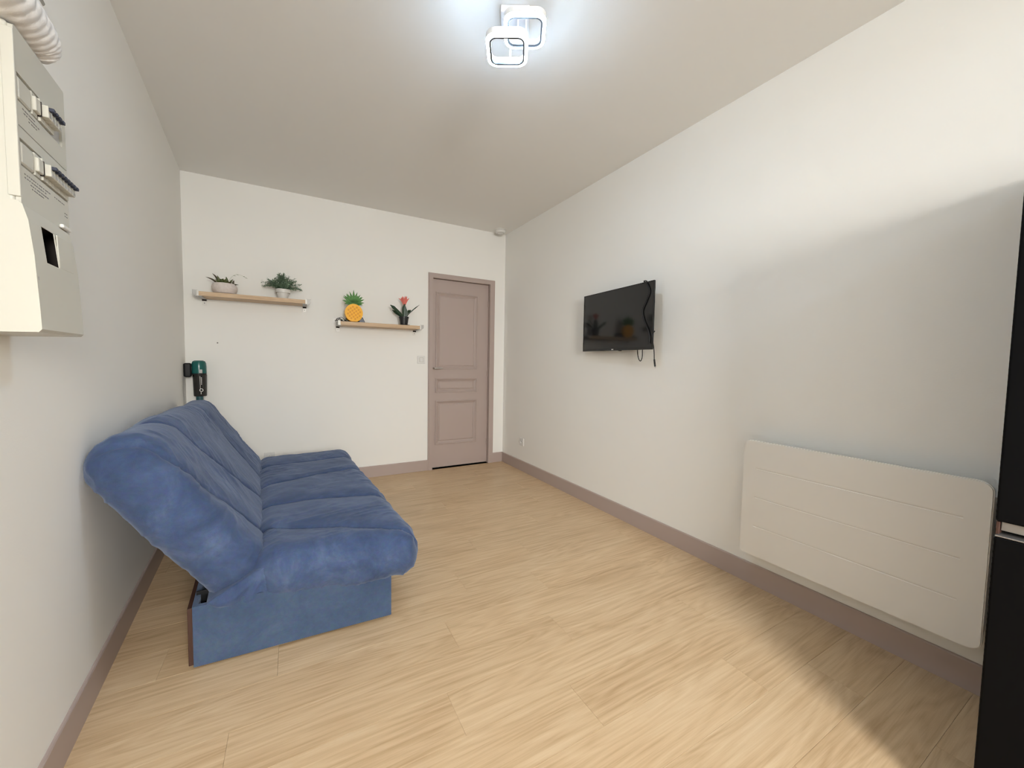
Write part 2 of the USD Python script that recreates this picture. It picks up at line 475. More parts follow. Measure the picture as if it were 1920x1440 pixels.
def frustum_ring(a, b, c, d, steps):
    """Rings of (inset, height) joined into one moulding; closes at the back."""
    rings = []
    for ins, hgt in steps:
        rings.append([(a + ins, -hgt, c + ins), (b - ins, -hgt, c + ins), (b - ins, -hgt, d - ins), (a + ins, -hgt, d - ins)])
    v = np.array(rings).reshape(-1, 3)
    f = []
    n = len(steps)
    for i in range(n):
        p, q = i * 4, ((i + 1) % n) * 4
        for j in range(4):
            j2 = (j + 1) % 4
            f += [(p + j, p + j2, q + j2), (p + j, q + j2, q + j)]
    m = trimesh.Trimesh(v, f, process=False)
    trimesh.repair.fix_normals(m)
    return m


for a, b, c, d in panels:
    mo = frustum_ring(a, b, c, d, [(0.0, -0.012), (0.0, 0.006), (0.004, 0.009), (0.011, 0.009), (0.016, 0.002), (0.024, -0.002), (0.032, -0.009), (0.040, -0.012), (0.040, -0.016)])
    obj("moulding", move(mo, (0, LY, 0)), M_TAUPE, d1, 20)
    pn = frustum_ring(a + 0.036, b - 0.036, c + 0.036, d - 0.036, [(0.0, -0.02), (0.0, -0.012), (0.012, -0.004), (0.0135, -0.0035)])
    field = box(a + 0.048, b - 0.048, 0.0045, 0.02, c + 0.048, d - 0.048)
    obj("door_panel", move(cat_([pn, field]), (0, LY, 0)), M_TAUPE, d1, 20)
lever = tube([(1.304, -0.048, 1.106), (1.33, -0.050, 1.106), (1.39, -0.050, 1.108)], 0.0075)
neck = tube([(1.310, LY - 0.001, 1.106), (1.310, -0.05, 1.106)], 0.0085, smooth=False)
obj("door_handle", cat_([lever, neck]), M_STEEL, d1, label="slim chrome lever handle")
for z in (0.25, 1.05, 1.85):
    obj("hinge", trimesh.creation.cylinder(radius=0.006, height=0.07, transform=trimesh.transformations.translation_matrix((DX1 - 0.006, LY - 0.008, z))), M_TAUPE, d1)

# ------------------------------------------------------------------ wall shelves
def bracket(t, x, side, board, flange):
    """A clip bracket at one end of a board; x: the board's end, side: -1 left end, +1 right end (pointing outwards)."""
    bx, b, z0, z1 = board
    ps = [rbox(*sorted((x - side * 0.028, x + side * 0.004)), -0.004, 0.0, z0 - 0.052, z0 - 0.016, 0.0015), ]
    ps2 = [rbox(*sorted((x - side * 0.028, x + side * 0.004)), -b, -0.0, z0 - 0.0045, z0 - 0.0005, 0.001),
           rbox(*sorted((x + side * 0.0015, x + side * 0.0045)), -b, 0.0, z0 - 0.004, z1 + 0.006, 0.001)]
    if flange:
        poly = sg.Polygon([(x, z1 + 0.010), (x + side * 0.034, z1 + 0.012), (x + side * 0.034, z1 - 0.020), (x + side * 0.006, z0 - 0.010), (x, z0 - 0.006)])
        ps2.append(move(on_back(poly, 0.003), (0, -b + 0.02, 0)))
    else:
        ps.append(rbox(*sorted((x - side * 0.004, x + side * 0.026)), -0.004, 0.0, z1 + 0.002, z1 + 0.040, 0.0015))
    br = obj("bracket", cat_(ps2), M_BRKT, t, label="grey metal clip bracket")
    for q in ps:
        obj("wall_tab", q, M_TAB, br)
    w = 0.016 if flange else 0.030
    obj("front_lip", rbox(*sorted((x - side * w * 0.6, x + side * 0.004)), -b - 0.004, -b, z0 - 0.004, z1 + 0.006, 0.0015), M_TAB, br)
    obj("dark_slot", box(*sorted((x - side * 0.026, x + side * 0.003)), -0.012, -0.001, z0 - 0.017, z0 - 0.005), M_DARK, br)
    for zz in [z0 - 0.034] + ([] if flange else [z1 + 0.023]):
        obj("screw", rot(trimesh.creation.cylinder(radius=0.0045, height=0.003, sections=16), 90, (1, 0, 0)).apply_translation((x - side * 0.012 if zz < z0 else x + side * 0.011, -0.005, zz)), M_DARKSTEEL, br)


def shelf(x0, x1, z0, z1, b, label, fl):
    t = thing("wall_shelf", label, "shelf", (0, YB, 0), group=None)
    m = rbox(x0, x1, -b, -0.001, z0, z1, 0.0015, 1)
    v = m.vertices
    obj("board", m, M_SHELF, t, uv=np.column_stack([v[:, 0] + x0 * 7 + 3, v[:, 1] + v[:, 2] + 13]))
    board = (x0, b, z0, z1)
    bracket(t, x0, -1, board, fl[0])
    bracket(t, x1, 1, board, fl[1])
    return t


shelf(-0.652, 0.098, 1.661, 1.694, 0.21, "oak wall shelf holding the bowl of succulents and white potted plant", (True, True))
shelf(0.352, 1.108, 1.499, 1.532, 0.20, "oak wall shelf holding the yellow pineapple and red bromeliad", (False, True))
ZA, ZB_ = 1.6945, 1.5325

# bowl of succulents
bw = thing("succulent_bowl", "round pale stoneware bowl of succulents on the left shelf", "plant", (-0.490, YB - 0.11, ZA))
prof = [(0.0, 0.0), (0.050, 0.0), (0.070, 0.010), (0.084, 0.032), (0.0875, 0.055), (0.083, 0.075), (0.074, 0.087), (0.070, 0.088), (0.070, 0.082), (0.0, 0.078)]
obj("bowl", lathe(prof, 56), M_STONE, bw)
obj("soil", lathe([(0, 0.079), (0.071, 0.0825), (0.069, 0.087), (0.04, 0.092), (0, 0.094)], 32), M_SOIL, bw)
for k, (bx, by, tx, ty, tz, w, mm) in enumerate([
        (-0.045, -0.02, -0.118, -0.03, 0.126, 0.016, 1), (-0.035, 0.0, -0.078, -0.01, 0.162, 0.017, 1), (-0.030, -0.01, -0.046, -0.02, 0.148, 0.017, 0),
        (-0.015, -0.03, -0.022, -0.05, 0.118, 0.028, 0), (-0.02, -0.02, 0.0, -0.05, 0.122, 0.028, 0), (0.0, -0.02, 0.012, -0.01, 0.126, 0.022, 0), (0.018, 0.0, 0.012, -0.01, 0.146, 0.020, 0),
        (0.02, -0.02, 0.03, -0.045, 0.112, 0.026, 0), (0.035, -0.01, 0.060, -0.01, 0.130, 0.015, 0), (0.055, 0.0, 0.064, 0.0, 0.124, 0.016, 1), (0.05, -0.02, 0.098, -0.03, 0.086, 0.015, 1),
        (-0.03, -0.03, -0.055, -0.06, 0.106, 0.024, 0), (0.0, -0.035, 0.0, -0.065, 0.108, 0.026, 0), (0.035, -0.03, 0.05, -0.06, 0.1, 0.022, 1), (0.0, 0.02, -0.01, 0.04, 0.13, 0.02, 0)]):
    pts = [(bx, by, 0.082), ((bx * 0.6 + tx * 0.4), (by * 0.6 + ty * 0.4), 0.082 + (tz - 0.082) * 0.62), (tx, ty, tz)]
    obj("leaf", blade(pts, w, 0.007, up=(0.2, -1, 0.25), base=0.8, n=5, fold=0.3), M_SUCC2 if mm else M_SUCC, bw)
st = tube([(0.025, 0.0, 0.085), (0.04, -0.01, 0.135), (0.078, -0.02, 0.168), (0.115, -0.025, 0.166), (0.140, -0.028, 0.150)], 0.0012, 6, 6)
obj("flower_stem", st, M_PALE, bw, label="thin pale arching stem")
for px, pz in ((0.062, 0.160), (0.082, 0.170), (0.128, 0.160), (0.142, 0.150)):
    obj("bud", blade([(px, -0.02, pz), (px + 0.008, -0.022, pz - 0.001), (px + 0.017, -0.024, pz - 0.006)], 0.006, 0.003, up=(0, -1, 0.2), n=4), M_PALE2, bw)

# white pot with small leaved plant
pp = thing("potted_plant", "small-leaved bushy green plant in white pot on the left shelf", "plant", (-0.080, YB - 0.11, ZA))
prof = [(0, 0), (0.037, 0), (0.046, 0.055), (0.0545, 0.055), (0.056, 0.058), (0.057, 0.083), (0.055, 0.086), (0.051, 0.084), (0.049, 0.072), (0, 0.07)]
obj("pot", lathe(prof, 48), M_POT, pp)
obj("soil", lathe([(0, 0.0705), (0.0485, 0.0725), (0.03, 0.08), (0, 0.082)], 24), M_SOIL, pp)
rl = random.Random(5)
stems, leaves = [], []
for k in range(96):
    th = rl.uniform(0, 2 * math.pi)
    el = rl.uniform(0.03, 1.45) if k > 20 else rl.uniform(0.0, 0.45)
    L = rl.uniform(0.095, 0.155) * (0.92 if el > 0.9 else 1.0)
    d = np.array([math.cos(th) * math.cos(el), math.sin(th) * math.cos(el) * 0.62, math.sin(el)])
    p0 = np.array([rl.uniform(-0.022, 0.022), rl.uniform(-0.02, 0.02), 0.078])
    p1 = p0 + d * L * 0.5 + (0, 0, 0.022)
    p2 = p0 + d * L + (0, 0, 0.004)
    path = spline([p0, p1, p2], 7)
    stems.append(sweep(path, CIRC(0.0011, 4)))
    for i in range(3, len(path)):
        for s in range(3):
            a = np.array([rl.gauss(0, 1), rl.gauss(0, 1), rl.gauss(0.2, 0.8)])
            a /= np.linalg.norm(a)
            q = path[i] + 0.004 * np.array([rl.gauss(0, 1), rl.gauss(0, 1), rl.gauss(0, 1)])
            l = rl.uniform(0.009, 0.015)
            leaves.append(blade([q, q + a * l * 0.5 + d * 0.002, q + a * l], rl.uniform(0.0055, 0.0085), 0.0012, up=d, n=2, fold=0.2))
obj("stem", cat_(stems), M_LEAF2, pp, kind="stuff")
obj("foliage", cat_(leaves), M_LEAF, pp, kind="stuff")

# pineapple ornament
pa = thing("pineapple_ornament", "bright yellow pineapple-shaped ornament with green crown on the right shelf", "ornament", (0.487, YB - 0.150, ZB_ + 0.001), 4)
ell = affinity.scale(sg.Point(0, 0).buffer(1, quad_segs=32), 0.0775, 0.083)
ell = affinity.translate(ell, 0, 0.083).intersection(sg.box(-1, 0.004, 1, 1))
dots = []
for i in range(-4, 5):
    for j in range(-5, 6):
        if (i + j) % 2 == 0:
            cx, cz = i * 0.0172, 0.083 + j * 0.0178
            r_ = 0.0088
            dd = sg.Polygon([(cx - r_, cz), (cx - r_ * 0.5, cz - r_ * 0.95), (cx + r_ * 0.5, cz - r_ * 0.95), (cx + r_, cz), (cx + r_ * 0.5, cz + r_ * 0.95), (cx - r_ * 0.5, cz + r_ * 0.95)]).buffer(0.001)
            if ell.buffer(-0.003).contains(dd):
                dots.append(affinity.rotate(dd, -8, origin=(0, 0.083)))
ell = affinity.rotate(ell, 0, origin=(0, 0.083))
obj("body", cat_([on_back(ell.difference(unary_union(dots)), 0.005), ]).apply_translation((0, -0.018, 0)), M_YEL, pa)
obj("core", move(on_back(ell.buffer(-0.0008), 0.038), (0, 0.021, 0)), M_YEL, pa, 40)
for dd in dots:
    obj("eyelet", move(on_back(dd, 0.0042), (0, -0.0180, 0)), M_OCHRE, pa)
for k, (ang, L, off, ly) in enumerate([(84, 0.07, 0.0, 0), (66, 0.075, 0.006, 0), (104, 0.075, -0.006, 0), (46, 0.085, 0.012, 0), (128, 0.088, -0.012, 0), (26, 0.088, 0.014, 0), (150, 0.092, -0.014, 0), (10, 0.078, 0.018, 1), (166, 0.085, -0.018, 1), (-8, 0.060, 0.02, 1),
                                       (188, 0.062, -0.02, 1), (90, 0.118, 0.0, 1), (72, 0.105, 0.0, 1), (110, 0.105, 0.0, 1), (55, 0.098, 0.004, 1), (126, 0.098, -0.004, 1), (38, 0.098, 0.006, 2), (143, 0.10, -0.006, 2), (90, 0.05, 0, 2)]):
    a = math.radians(ang)
    base = np.array([off, 0.178 if ang not in (10, 166, -8, 188) else 0.172])
    dirv, nrm = np.array([math.cos(a), math.sin(a)]), np.array([-math.sin(a), math.cos(a)])
    w = 0.0125
    pl = sg.Polygon([base - nrm * w, base + dirv * L * 0.45 - nrm * w * 0.95, base + dirv * L, base + dirv * L * 0.45 + nrm * w * 0.95, base + nrm * w])
    obj("crown_leaf", move(on_back(pl, 0.006), (0, -0.012 + ly * 0.006, 0)), M_PGREEN, pa)
obj("crown_base", move(on_back(sg.Polygon([(-0.040, 0.155), (0.042, 0.155), (0.034, 0.20), (0, 0.225), (-0.034, 0.20)]), 0.02), (0, 0.012, 0)), M_PGREEN, pa)

# black box behind it
ro = thing("set_top_box", "black wedge-shaped box with slanted face lying behind the pineapple", "electronics", (0.505, YB - 0.058, ZB_))
wedge = sg.Polygon([(-0.098, 0), (0.094, 0), (0.070, 0.052), (0.058, 0.060), (-0.040, 0.060), (-0.075, 0.040)])
wm = on_back(wedge, 0.10)
obj("case", move(wm, (0, 0.055, 0)), M_BLACK, ro)
face = sg.Polygon([(0.040, 0.006), (0.088, 0.006), (0.066, 0.050), (0.040, 0.034)])
obj("front_face", move(on_back(face, 0.004), (0, -0.0445, 0)), mat("slate_plastic", lin(88, 96, 108), 0.35), ro)
cb = thing("cable_bundle", "loose black and pale cable coil at the left end of the lower shelf", "cable", (0.378, YB - 0.13, ZB_))
obj("cable", tube([(-0.045, 0.02, 0.006), (-0.03, -0.02, 0.010), (-0.005, -0.02, 0.006), (0.03, -0.01, 0.006), (0.03, 0.03, 0.01), (-0.01, 0.04, 0.012), (-0.035, 0.03, 0.018), (-0.02, 0.0, 0.030), (0.0, -0.012, 0.022), (0.015, -0.02, 0.006)], 0.0032, 8, 8), M_BLACK, cb)
obj("cable", tube([(-0.02, 0.01, 0.012), (-0.01, -0.02, 0.034), (0.01, -0.025, 0.036), (0.025, -0.02, 0.022), (0.034, -0.02, 0.005)], 0.002, 8, 8), M_BLACK, cb)
obj("cable", tube([(0.0, -0.02, 0.014), (0.02, -0.03, 0.02), (0.045, -0.02, 0.018), (0.06, 0.0, 0.008)], 0.003, 8, 8), mat("sage_cable", lin(140, 150, 130), 0.5), cb)
obj("plug", rbox(-0.03, 0.005, -0.045, -0.02, 0.001, 0.014, 0.004), M_BLACK, cb)

# bromeliad
br_ = thing("bromeliad", "dark-leaved plant with coral flower in a black pot on the right shelf", "plant", (0.962, YB - 0.11, ZB_))
obj("saucer", lathe([(0, 0), (0.052, 0), (0.060, 0.006), (0.058, 0.007), (0.05, 0.003), (0, 0.003)], 40), M_BLACK, br_)
obj("pot", lathe([(0, 0.0032), (0.036, 0.0032), (0.0445, 0.070), (0.0475, 0.071), (0.0490, 0.086), (0.0465, 0.087), (0.045, 0.078), (0, 0.076)], 40), mat("pot_black", (0.016, 0.016, 0.018), 0.4), br_)
obj("soil", lathe([(0, 0.0765), (0.0445, 0.0785), (0, 0.083)], 24), M_SOIL, br_)
for pts, w in (([(-0.01, -0.01, 0.078), (-0.05, -0.02, 0.118), (-0.098, -0.03, 0.158), (-0.138, -0.03, 0.190)], 0.034), ([(-0.005, 0.0, 0.08), (-0.06, 0.01, 0.112), (-0.11, 0.02, 0.15)], 0.026),
               ([(0.012, -0.005, 0.078), (0.020, -0.010, 0.12), (0.022, -0.012, 0.165)], 0.026), ([(0.015, 0.0, 0.078), (0.05, -0.02, 0.125), (0.09, -0.03, 0.165), (0.146, -0.035, 0.214)], 0.010),
               ([(-0.002, -0.01, 0.078), (-0.004, -0.012, 0.14), (0.0, -0.010, 0.205)], 0.036), ([(0.006, 0.01, 0.078), (0.012, 0.012, 0.14), (0.008, 0.01, 0.21)], 0.032), ([(0.0, 0.02, 0.08), (0.05, 0.06, 0.14), (0.09, 0.08, 0.17)], 0.026)):
    obj("leaf", blade(pts, w, 0.003, up=(0, -1, 0.3), base=0.8, n=6, fold=0.25, tip=0.3, taper=0.22), M_LEAF2, br_)
obj("flower_stalk", tube([(0.002, 0, 0.08), (0.003, -0.002, 0.15), (0.004, -0.004, 0.215)], 0.010, 5, 10), M_LEAF2, br_)
for k in range(13):
    a = k * 2.4
    o = 0.012 + 0.046 * ((k * 7) % 13) / 13
    hz = 0.295 - 0.5 * o if o > 0.03 else 0.292
    c, s_ = math.cos(a), math.sin(a) * 0.8
    obj("petal", blade([(0.004 + c * 0.004, -0.004 + s_ * 0.004, 0.205), (0.004 + c * (0.006 + o * 0.35), -0.004 + s_ * (0.006 + o * 0.35), 0.245), (0.004 + c * o * 1.15, -0.004 + s_ * o * 1.15, hz)], 0.022, 0.003, up=(c * 0.4, -0.8, 0.3), base=0.7, n=5, fold=0.3, tip=0.08), M_CORAL, br_)

# ------------------------------------------------------------------ small wall fittings
def rocker(t):
    obj("plate", rbox(-0.040, 0.040, -0.009, 0.0, -0.041, 0.041, 0.004), M_WHITE, t)
    fr_ = sg.box(-0.021, -0.024, 0.021, 0.024).difference(sg.box(-0.018, -0.021, 0.018, 0.021))
    obj("bezel", move(on_back(fr_, 0.0015), (0, -0.009, 0)), M_CREAM, t)
    obj("rocker", rbox(-0.0165, 0.0165, -0.013, -0.008, -0.0195, 0.0195, 0.002), M_WHITE, t)


sw = thing("light_switch", "square white light switch on the back wall beside the door", "light switch", (1.170, YB, 1.194))
rocker(sw)


def socket(t):
    """Built facing -y at the origin."""
    plate = diff(rbox(-0.041, 0.041, -0.010, 0.0, -0.041, 0.041, 0.004), trimesh.creation.cylinder(radius=0.0205, height=0.02, sections=32, transform=trimesh.transformations.rotation_matrix(math.pi / 2, (1, 0, 0), (0, 0, 0))))
    obj("plate", plate, M_WHITE, t)
    cup = lathe([(0.0, -0.002), (0.0195, -0.002), (0.0195, 0.013), (0.0215, 0.013), (0.0215, -0.004), (0.0, -0.004)], 32)
    obj("socket_well", move(rot(cup, 90, (1, 0, 0)), (0, -0.0005, 0)), M_WHITE, t)
    obj("earth_pin", rot(trimesh.creation.cylinder(radius=0.0025, height=0.012, sections=12), 90, (1, 0, 0)).apply_translation((0, -0.007, 0.009)), M_STEEL, t)
    for s in (-1, 1):
        obj("pin_hole", rot(trimesh.creation.cylinder(radius=0.0026, height=0.001, sections=12), 90, (1, 0, 0)).apply_translation((s * 0.0095, -0.0025, -0.001)), M_DARK, t)


so = thing("wall_socket", "white wall socket low on the right wall near the corner", "socket", (XR, 3.603, 0.318), -90)
socket(so)
so2 = thing("wall_socket", "white wall socket on the back wall just above the sofa seat", "socket", (-0.205, YB, 0.300))
socket(so2)
hd = thing("screw_hole", "small dark screw hole in the back wall below the left shelf", "hole", (-0.561, YB, 1.304))
obj("plug_rim", rot(lathe([(0.0032, 0), (0.0062, 0), (0.0055, 0.0012), (0.0032, 0.001)], 16), 90, (1, 0, 0)), M_GREY, hd)
obj("hole", rot(trimesh.creation.cylinder(radius=0.0036, height=0.0008, sections=16), 90, (1, 0, 0)).apply_translation((0, -0.0004, 0)), M_DARK, hd)

sd = thing("smoke_detector", "round white smoke detector on the ceiling in the far corner", "smoke detector", (2.028, 3.935, H))
obj("base", lathe([(0, 0), (0.060, 0), (0.060, -0.009), (0.056, -0.010), (0, -0.010)][::-1], 40), M_WHITE, sd)
obj("cover", lathe([(0, -0.040), (0.040, -0.040), (0.052, -0.036), (0.057, -0.028), (0.058, -0.012), (0.050, -0.0115), (0, -0.0115)], 40), M_WHITE, sd)
obj("vent_ring", lathe([(0.036, -0.041), (0.039, -0.041), (0.039, -0.0395), (0.036, -0.0395), (0.036, -0.041)], 40), M_GREY, sd)

# ------------------------------------------------------------------ television
TURN = -3.1                                  # degrees: the near edge stands a little further from the wall
_c, _s = math.cos(math.radians(TURN)), math.sin(math.radians(TURN))
_p = np.array([-0.10, 2.145])                # turned about its middle
tv = thing("television", "black flat television mounted on the right wall with hanging cables", "television", (XR + _p[0] - (_c * _p[0] - _s * _p[1]), _p[1] - (_s * _p[0] + _c * _p[1]), 0), TURN)
TY0, TY1, TZ0, TZ1, TD = 1.774, 2.523, 1.282, 1.731, 0.100
obj("housing", rbox(-TD + 0.004, -TD + 0.013, TY0, TY1, TZ0, TZ1, 0.003), M_BLACK, tv)
bez = sg.box(TY0, TZ0, TY1, TZ1).difference(sg.box(TY0 + 0.008, TZ0 + 0.018, TY1 - 0.008, TZ1 - 0.008))
obj("bezel", move(on_right(bez, 0.006), (-TD + 0.006, 0, 0)), M_BEZEL, tv)
obj("screen", box(-TD + 0.0015, -TD + 0.0058, TY0 + 0.007, TY1 - 0.007, TZ0 + 0.017, TZ1 - 0.007), M_GLOSS, tv)
bump_ = rbox(-TD + 0.012, -TD + 0.060, TY0 + 0.12, TY1 - 0.12, TZ0 + 0.03, TZ1 - 0.10, 0.01)
obj("rear_cover", bump_, M_BLACK, tv)
obj("wall_mount", rbox(-0.042, -0.007, 2.04, 2.26, 1.40, 1.60, 0.002), M_DARKSTEEL, tv)
for k in range(3):
    obj("logo_mark", rbox(-TD - 0.0006, -TD + 0.001, 2.150 + k * 0.0075, 2.1555 + k * 0.0075, 1.2868, 1.2935, 0.0004), M_TAB, tv)
obj("sensor_lens", rbox(-TD + 0.004, -TD + 0.014, 2.075, 2.100, TZ0 - 0.004, TZ0 + 0.001, 0.001), M_BEZEL, tv)
X = -TD - 0.006
c1 = [(-0.06, 1.90, 1.66), (-0.055, 1.895, 1.725), (-0.062, 1.888, 1.742), (-0.088, 1.880, 1.743), (X, 1.868, 1.733), (X, 1.842, 1.712), (X, 1.822, 1.660), (X, 1.848, 1.602), (X, 1.878, 1.543), (X, 1.862, 1.481), (X, 1.824, 1.414), (X, 1.806, 1.365), (X, 1.806, 1.335), (X + 0.001, 1.800, 1.32)]
c2 = [(-0.062, 1.86, 1.40), (-0.07, 1.80, 1.40), (-0.088, 1.782, 1.40), (-0.098, 1.784, 1.375), (-0.100, 1.779, 1.33), (-0.098, 1.772, 1.29), (-0.095, 1.769, 1.248), (-0.095, 1.767, 1.215)]
c3 = [(-0.05, 1.95, 1.36), (-0.055, 1.952, 1.31), (-0.060, 1.955, 1.278), (-0.063, 1.942, 1.228), (-0.065, 1.920, 1.206), (-0.064, 1.906, 1.230), (-0.060, 1.910, 1.278), (-0.055, 1.91, 1.31), (-0.05, 1.90, 1.36)]
c1, c2, c3 = ([(a, b - 0.011, c) for a, b, c in q] for q in (c1, c2, c3))
obj("power_cord", tube(c1, 0.0042), M_BLACK, tv)
pc = obj("signal_cord", tube(c2, 0.0028), M_BLACK, tv)
obj("cord_plug", tube([(-0.095, 1.756, 1.216), (-0.095, 1.752, 1.195), (-0.095, 1.747, 1.170)], 0.0055), M_BLACK, pc)
obj("cord_tip", tube([(-0.095, 1.747, 1.171), (-0.095, 1.7455, 1.160)], 0.0028, smooth=False), M_DARKSTEEL, pc)
obj("cable_loop", tube(c3, 0.0028), M_BLACK, tv)

# ------------------------------------------------------------------ panel radiator
ra = thing("radiator", "flat white electric panel radiator with grooves low on the right wall", "radiator", (XR, 0, 0))
RY0, RY1, RZ0, RZ1 = 0.325, 1.165, 0.200, 0.800
pr = rrect(RY0, RY1, RZ0, RZ1, 0.035)
pan = on_right(pr, 0.012)
pan2 = move(on_right(pr.buffer(-0.003), 0.004), (-0.012, 0, 0))
solid = m3.Manifold(m3.Mesh(np.asarray(pan.vertices, np.float32), np.asarray(pan.faces, np.uint32)))
front = m3.Manifold(m3.Mesh(np.asarray(pan2.vertices, np.float32), np.asarray(pan2.faces, np.uint32)))
body = solid + front
for gz in (0.358, 0.508, 0.658):
    gr = rot(trimesh.creation.cylinder(radius=0.0042, height=RY1 - RY0 - 0.13, sections=12), 90, (1, 0, 0)).apply_translation((-0.0172, (RY0 + RY1) / 2, gz))
    body = body - m3.Manifold(m3.Mesh(np.asarray(gr.vertices, np.float32), np.asarray(gr.faces, np.uint32)))
bm = body.to_mesh()
obj("front_panel", move(trimesh.Trimesh(bm.vert_properties[:, :3], bm.tri_verts), (-0.082, 0, 0)), M_RADI, ra, 35)
obj("rear_casing", rbox(-0.083, -0.028, RY0 + 0.03, RY1 - 0.03, RZ0 + 0.03, RZ1 - 0.03, 0.006), M_RADI, ra)
for yy in (0.5, 1.0):
    obj("wall_bracket", rbox(-0.03, 0, yy - 0.02, yy + 0.02, 0.28, 0.72, 0.002), M_BRKT, ra)
obj("control_box", rbox(-0.070, -0.03, RY0 + 0.004, RY0 + 0.031, 0.60, 0.74, 0.004), M_GREY, ra)

# ------------------------------------------------------------------ fridge
fg = thing("refrigerator", "tall black refrigerator with steel strip between its doors at right edge", "refrigerator", (0, 0, 0))
FX, FY0, FY1, FZ = 1.495, -0.360, 0.232, 1.835
obj("body", rbox(FX + 0.062, 2.125, FY0, FY1, 0.045, FZ, 0.004), M_FRIDGE, fg)
obj("door", rbox(FX, FX + 0.058, FY0, FY1, 0.812, FZ, 0.006), M_FRIDGE, fg, label="upper black fridge door")
obj("door", rbox(FX - 0.002, FX + 0.058, FY0, FY1, 0.055, 0.774, 0.006), M_FRIDGE, fg, label="lower black freezer door")
obj("grip_strip", rbox(FX + 0.014, FX + 0.055, FY0 + 0.004, FY1 - 0.008, 0.788, 0.811, 0.002), M_DARKSTEEL, fg, label="dull steel grip strip between doors")
obj("door_edge_trim", rbox(FX - 0.001, FX + 0.05, FY0 + 0.002, FY1 - 0.002, 0.7745, 0.7785, 0.0015), M_DARKSTEEL, fg)
obj("strip_end", rbox(FX + 0.004, FX + 0.056, FY1 - 0.0075, FY1 - 0.002, 0.780, 0.811, 0.001), M_BROWN, fg)
for fx in (FX + 0.1, 2.05):
    for fy in (FY0 + 0.06, FY1 - 0.06):
        obj("foot", trimesh.creation.cylinder(radius=0.02, height=0.046, sections=20, transform=trimesh.transformations.translation_matrix((fx, fy, 0.023))), M_BLACK, fg)

# ------------------------------------------------------------------ ceiling lamp
la = thing("ceiling_lamp", "white lamp of two overlapping glowing rounded-square rings on the mid-room ceiling", "lamp", (0.845, 1.53, H), -30)


def ring(t, cx, cy, half, r, z0, z1, w):
    outer = rrect(cx - half, cx + half, cy - half, cy + half, r, 10)
    inner = rrect(cx - half + w, cx + half - w, cy - half + w, cy + half - w, r - w, 10)
    hm = 0.32 * (z1 - z0)                     # the diffuser glows below this height, the white metal frame closes it above
    m = extr(outer.difference(inner), hm)
    m.apply_translation((0, 0, z0))
    rg = obj("light_ring", m, M_LED, t, label="glowing white rounded-square light ring")
    tr = extr(inner.buffer(0.0015).difference(inner.buffer(-0.0045)), 0.006)
    tr.apply_translation((0, 0, z0 - 0.001))
    obj("inner_trim", tr, M_TRIM, rg)
    cap = extr(outer.buffer(0.0015).difference(inner.buffer(-0.0025)), z1 - z0 - hm)
    cap.apply_translation((0, 0, z0 + hm))
    obj("ring_frame", cap, M_LAMPW, rg)
    sh = extr(inner.buffer(-0.0008).difference(inner.buffer(-0.0026)), z1 - z0 - 0.008)
    sh.apply_translation((0, 0, z0 + 0.007))
    obj("inner_band", sh, M_LAMPW, rg)


obj("canopy", rbox(-0.062, 0.062, -0.062, 0.062, -0.032, 0.0, 0.006), M_LAMPW, la)
ring(la, -0.031, -0.0616, 0.0845, 0.042, -0.190, -0.160, 0.0145)
ring(la, 0.0405, -0.1001, 0.083, 0.042, -0.145, -0.115, 0.0145)
for px, py, zb in ((0.0465, -0.030, -0.161), (-0.020, 0.0155, -0.161), (-0.0355, -0.050, -0.116), (0.012, -0.0245, -0.116)):
    obj("arm", rbox(px - 0.004, px + 0.004, py - 0.004, py + 0.004, zb, -0.030, 0.001), M_LAMPW, la)

# added for fill light: an unseen copy of that lamp, behind the viewer
la2 = thing("ceiling_lamp", "added two-ring fill lamp, unseen, at the window end of the room behind the viewer", "lamp", (0.80, -1.05, H), -30)
la2.GetReferences().AddInternalReference(la.GetPath())
la2.SetInstanceable(True)
tag(la2, "added two-ring fill lamp, unseen, at the window end of the room behind the viewer", "lamp")

# ------------------------------------------------------------------ electrical panel on the left wall
PY = 1.75
el = thing("electrical_panel", "cream electrical panel with two breaker rows on the left wall", "electrical panel", left_at(PY), LEFT_DEG)
E0, E1, ED = -0.580, -0.335, 0.100
encl = rbox(0.0, ED - 0.006, E0, E1, 1.475, 1.832, 0.008)
obj("enclosure", encl, M_CREAM, el)
rows = [(-0.572, -0.360, 1.686, 1.741), (-0.572, -0.345, 1.560, 1.614)]
cov = rrect(E0 + 0.002, E1 - 0.004, 1.480, 1.828, 0.006)
slots = unary_union([sg.box(a, c, b, d) for a, b, c, d in rows])
for part in (sg.box(-1, 1.6385, 0, 3), sg.box(-1, 0, 0, 1.6365)):
    obj("cover", move(on_left(cov.difference(slots).intersection(part), 0.007), (ED - 0.0065, 0, 0)), M_CREAM, el)
obj("edge_strip", rbox(ED - 0.016, ED + 0.0015, E0 - 0.0025, E0 + 0.005, 1.495, 1.818, 0.002), M_CREAM, el)


def breaker(ya, yb, zc, wide=False):
    br = obj("breaker", cat_([rbox(ED - 0.012, ED + 0.004, ya, yb, zc - 0.024, zc + 0.024, 0.0015), rbox(ED + 0.002, ED + 0.016, ya, yb, zc - 0.013, zc + 0.013, 0.002)]), M_CREAM, el)
    n = 2 if wide else 1
    obj("switch_lever", rbox(ED + 0.012, ED + 0.024, ya + 0.003, yb - 0.003, zc + 0.003, zc + 0.011, 0.002), M_NAVY, br)
    obj("label_strip", rbox(ED + 0.0155, ED + 0.0165, ya + 0.002, yb - 0.002, zc - 0.010, zc - 0.004, 0.0003), M_GREY, br)


